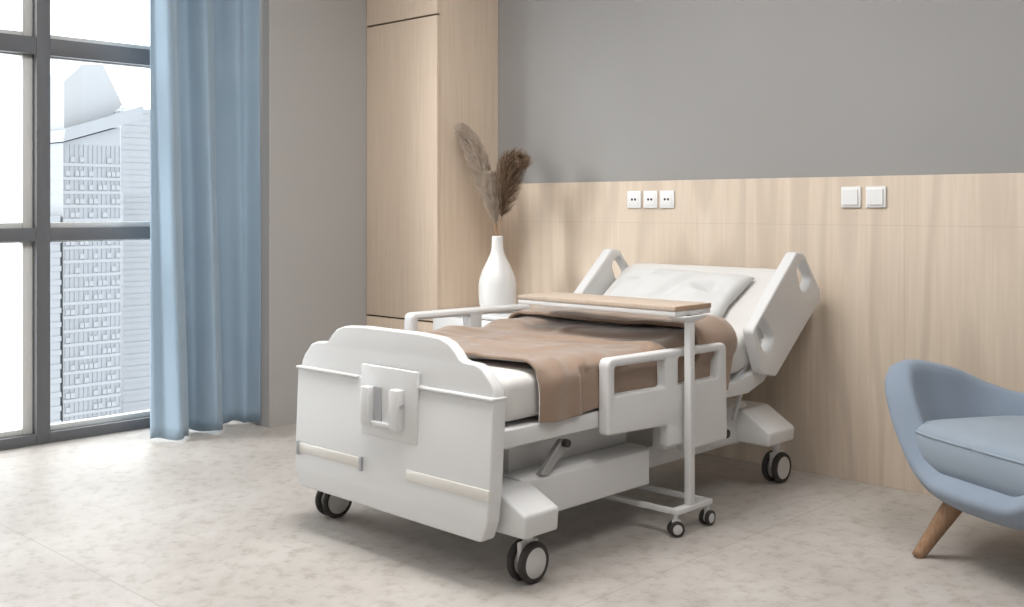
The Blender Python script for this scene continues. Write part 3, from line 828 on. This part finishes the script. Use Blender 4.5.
# ------------------------------------------------------------------ overbed table
ot = thing('overbed_table', (-2.24, 3.21, 0), 'narrow overbed table with oak top on a white column and wheeled base', 'overbed table')
TX0, TX1, TY0, TY1, TZ = -2.985, -2.225, 3.135, 3.360, 0.803
box('tabletop', (TX0, TY0, TZ-0.017), (TX1, TY1, TZ), 'oak_table', ot, 0.002)
box('edge_strip', (TX1+0.0002, TY0, TZ-0.017), (TX1+0.0035, TY1, TZ), 'oak_dark', ot, 0.001)['label'] = 'brown wooden end edge'
box('tray', (TX0, TY0+0.002, TZ-0.036), (TX1+0.002, TY1-0.002, TZ-0.0172), 'white', ot, 0.003)
prism('bracket', [(3.150, 0.7665), (3.300, 0.7665), (3.290, 0.757), (3.228, 0.745), (3.199, 0.745), (3.160, 0.757)], -2.262, -2.200, 0, 'white', ot, 0.003)
box('column', (-2.2300, 3.199, 0.0965), (-2.2020, 3.228, 0.7665), 'white', ot, 0.004)
box('crossbar', (-2.234, 3.118, 0.0765), (-2.2, 3.338, 0.0965), 'white', ot, 0.004)
box('base_leg', (-2.98, 3.118, 0.0765), (-2.2345, 3.138, 0.0960), 'white', ot, 0.003)
box('base_leg', (-2.98, 3.318, 0.0765), (-2.2345, 3.338, 0.0960), 'white', ot, 0.003)
def small_caster(x, y, yaw):
    c = bpy.data.objects.new('caster', None); COL.objects.link(c); c.parent = ot; c.location = (-Vector(ot.location))
    Mx = Matrix.Translation((x, y, 0)) @ Matrix.Rotation(yaw, 4, 'Z')
    def L(name, bm, m):
        me = bm_mesh(bm); me.transform(Mx); o = link(name, me, m, None, origin=(0, 0, 0)); o.parent = c; return smooth_angle(o)
    for s in (-1, 1):
        bm = bmesh.new(); add_cyl(bm, (s*0.0125-0.007, 0, 0.0275), (s*0.0125+0.007, 0, 0.0275), 0.0275, seg=32, bevel=0.004); L('tyre', bm, 'rubber')
        bm = bmesh.new(); add_cyl(bm, (s*0.0125-0.0078, 0, 0.0275), (s*0.0125+0.0078, 0, 0.0275), 0.0175, seg=28, bevel=0.001); L('hub_disc', bm, 'hub')
    bm = bmesh.new(); add_box(bm, (-0.0045, -0.014, 0.026), (0.0045, 0.016, 0.058), 0.002); add_cyl(bm, (0, 0, 0.052), (0, 0, 0.0765), 0.008, seg=16); L('fork', bm, 'white')
small_caster(-2.217, 3.132, R(-35)); small_caster(-2.217, 3.326, R(0)); small_caster(-2.95, 3.128, R(10)); small_caster(-2.95, 3.328, R(-15))

# ------------------------------------------------------------------ armchair
ch = thing('armchair', (-1.14, 3.73, 0), 'dusty blue upholstered tub armchair on splayed brown wooden legs', 'armchair')
cc = Vector((-1.165, 3.640, 0)); fw = Vector((-0.45, -0.893, 0)).normalized(); lf = Vector((-fw.y*-1, fw.x*-1, 0))
lf = Vector((-0.893, 0.45, 0)).normalized()
PR = [(0.0, 0.175), (0.10, 0.175), (0.18, 0.178), (0.245, 0.190), (0.295, 0.222), (0.332, 0.283), (0.362, 0.37), (0.387, 0.45), (0.408, 0.53), (0.424, 0.60), (0.436, 0.67)]
HT = [(0, 0.262), (24, 0.264), (34, 0.31), (44, 0.43), (52, 0.550), (60, 0.600), (72, 0.606), (85, 0.588), (100, 0.558), (115, 0.515), (132, 0.485), (150, 0.48), (180, 0.50)]
def prof_at(H):
    out = [PR[0]]
    for a, b in zip(PR, PR[1:]):
        if b[1] < H: out.append(b)
        else:
            u = (H-a[1])/(b[1]-a[1]+1e-9); out.append((a[0]+(b[0]-a[0])*u, H)); break
    return out
def shell(u, v):
    th = (u*360+180) % 360; ad = th if th <= 180 else 360-th
    P_ = prof_at(interp(HT, ad)); L = [0]
    for a, b in zip(P_, P_[1:]): L.append(L[-1]+math.dist(a, b))
    s = v*L[-1]
    for i in range(len(L)-1):
        if s <= L[i+1]+1e-9:
            w = (s-L[i])/(L[i+1]-L[i]+1e-9); r = P_[i][0]+(P_[i+1][0]-P_[i][0])*w; z = P_[i][1]+(P_[i+1][1]-P_[i][1])*w; break
    a = R(th)
    sq = 1+0.07*abs(math.sin(2*a))**1.5
    kf = 1.0 if ad > 90 else 1.0
    r *= sq
    return cc + fw*math.cos(a)*r*(1.04 if math.cos(a) > 0 else 0.95) + lf*math.sin(a)*r*1.24 + Vector((0, 0, z))
bm = grid(lambda u, v: shell(u, 0.03+0.97*v), 88, 14, True)
bmesh.ops.holes_fill(bm, edges=[e for e in bm.edges if e.is_boundary and all(v.co.z < 0.19 for v in e.verts)], sides=200)
bmesh.ops.recalc_face_normals(bm, faces=bm.faces)
me = bpy.data.meshes.new('shell'); bm.to_mesh(me); bm.free()
sh = link('shell', me, 'blue', ch, smooth=True)
# make sure the padding grows inwards
import mathutils
up_n = sum((p.normal.z for p in sh.data.polygons if p.center.z < 0.18), 0)
solid(sh, 0.098, -1.0 if up_n < 0 else 1.0, 1)
# seat cushion: rounded outline, domed top, piping
def cush_outline(a):
    c, s = math.cos(a), math.sin(a); ex = 0.42
    x = math.copysign(abs(s)**ex, s); y = math.copysign(abs(c)**ex, c)
    wy = 0.285 if y > 0 else 0.24
    wx = 0.345*(1+0.05*y)
    return fw*(y*wy) + lf*(x*wx)
def cushion():
    bm = bmesh.new(); n_ = 96; rings = []
    prof = [(0.0, 0.0), (0.55, 0.0), (0.86, 0.005), (0.955, 0.022), (0.99, 0.055), (1.0, 0.085), (0.995, 0.118), (0.975, 0.140), (0.93, 0.153), (0.8, 0.163), (0.5, 0.172), (0.2, 0.175), (0.0, 0.175)]
    for r, z in prof[1:-1]:
        rings.append([bm.verts.new(cc + cush_outline(2*math.pi*k/n_)*r + Vector((0, 0, 0.275+z))) for k in range(n_)])
    for a, b in zip(rings, rings[1:]):
        for k in range(n_): bm.faces.new((a[k], a[(k+1) % n_], b[(k+1) % n_], b[k]))
    bm.faces.new(rings[0][::-1]); bm.faces.new(rings[-1])
    return bm_mesh(bm)
cs = link('seat_cushion', cushion(), 'blue2', ch, smooth=True)
ring = [cc + cush_outline(2*math.pi*k/120)*0.985 + Vector((0, 0, 0.275+0.131)) for k in range(121)]
tube('piping', ring, 0.0042, 'blue2', cs, 8)
for f_, l_ in ((0.20, 0.28), (0.20, -0.28), (-0.20, 0.26), (-0.20, -0.26)):
    top = cc + fw*f_*0.82 + lf*l_*0.66 + Vector((0, 0, 0.205)); foot = cc + fw*f_*1.42 + lf*(l_*0.88) + Vector((0, 0, 0.0))
    p = [top.lerp(foot, k/10) for k in range(11)]
    tube('leg', p, [0.035-0.0155*k/10 for k in range(11)], 'leg_wood', ch, 24)

# ------------------------------------------------------------------ light
w = bpy.data.worlds.new('World'); S.world = w; w.use_nodes = True
bg = w.node_tree.nodes['Background']; bg.inputs[0].default_value = (0.95, 0.975, 1.0, 1); bg.inputs[1].default_value = 2.7
sun = bpy.data.lights.new('sun', 'SUN'); sun.energy = 1.9; sun.angle = R(22); sun.color = (1.0, 0.975, 0.95)
so = bpy.data.objects.new('sun', sun); COL.objects.link(so)
d = Vector((0.50, 0.865, -0.37)).normalized()
so.rotation_euler = d.to_track_quat('-Z', 'Y').to_euler(); so.location = (-12, -8, 8)

FILL_LIGHTS = [(-2.7, 2.2, 38), (-0.7, 2.2, 17), (-2.9, -0.8, 14), (-0.7, -0.8, 12)]
def add_ceiling_fill(x, y, e):  # unseen ceiling lamps with invented frames, added as fill light for the room
    t = thing('added_fill_panel', (x, y, ZC-0.03), 'added square fill lamp on the ceiling, out of view', 'fill lamp', 'added ceiling fill lamps')
    boxes('frame', [((x-0.62, y-0.62, ZC-0.03), (x+0.62, y-0.60, ZC)), ((x-0.62, y+0.60, ZC-0.03), (x+0.62, y+0.62, ZC)), ((x-0.62, y-0.60, ZC-0.03), (x-0.60, y+0.60, ZC)), ((x+0.60, y-0.60, ZC-0.03), (x+0.62, y+0.60, ZC))], 'white', t)
    l = bpy.data.lights.new('fill_light', 'AREA'); l.shape = 'SQUARE'; l.size = 1.2; l.energy = e; l.color = (1.0, 0.985, 0.965)
    o = bpy.data.objects.new('fill_light', l); COL.objects.link(o); o.location = (x, y, ZC-0.012)
for x, y, e in FILL_LIGHTS: add_ceiling_fill(x, y, e)

# ------------------------------------------------------------------ camera
cam = bpy.data.cameras.new('camera'); co = bpy.data.objects.new('camera', cam); COL.objects.link(co)
co.location = (0, 0, 1.15); co.rotation_euler = (R(90), 0, R(43.9))
cam.sensor_width = 36; cam.lens = 1083/1024*36; cam.shift_y = -(303.5-208)/1024; cam.clip_end = 2000
S.camera = co
vs = S.view_settings
vs.view_transform = 'Standard'; vs.look = 'None'; vs.gamma = 1; vs.use_curve_mapping = False; vs.exposure = 0.9
S.display_settings.display_device = 'sRGB'
S.cycles.max_bounces = 10; S.cycles.diffuse_bounces = 6
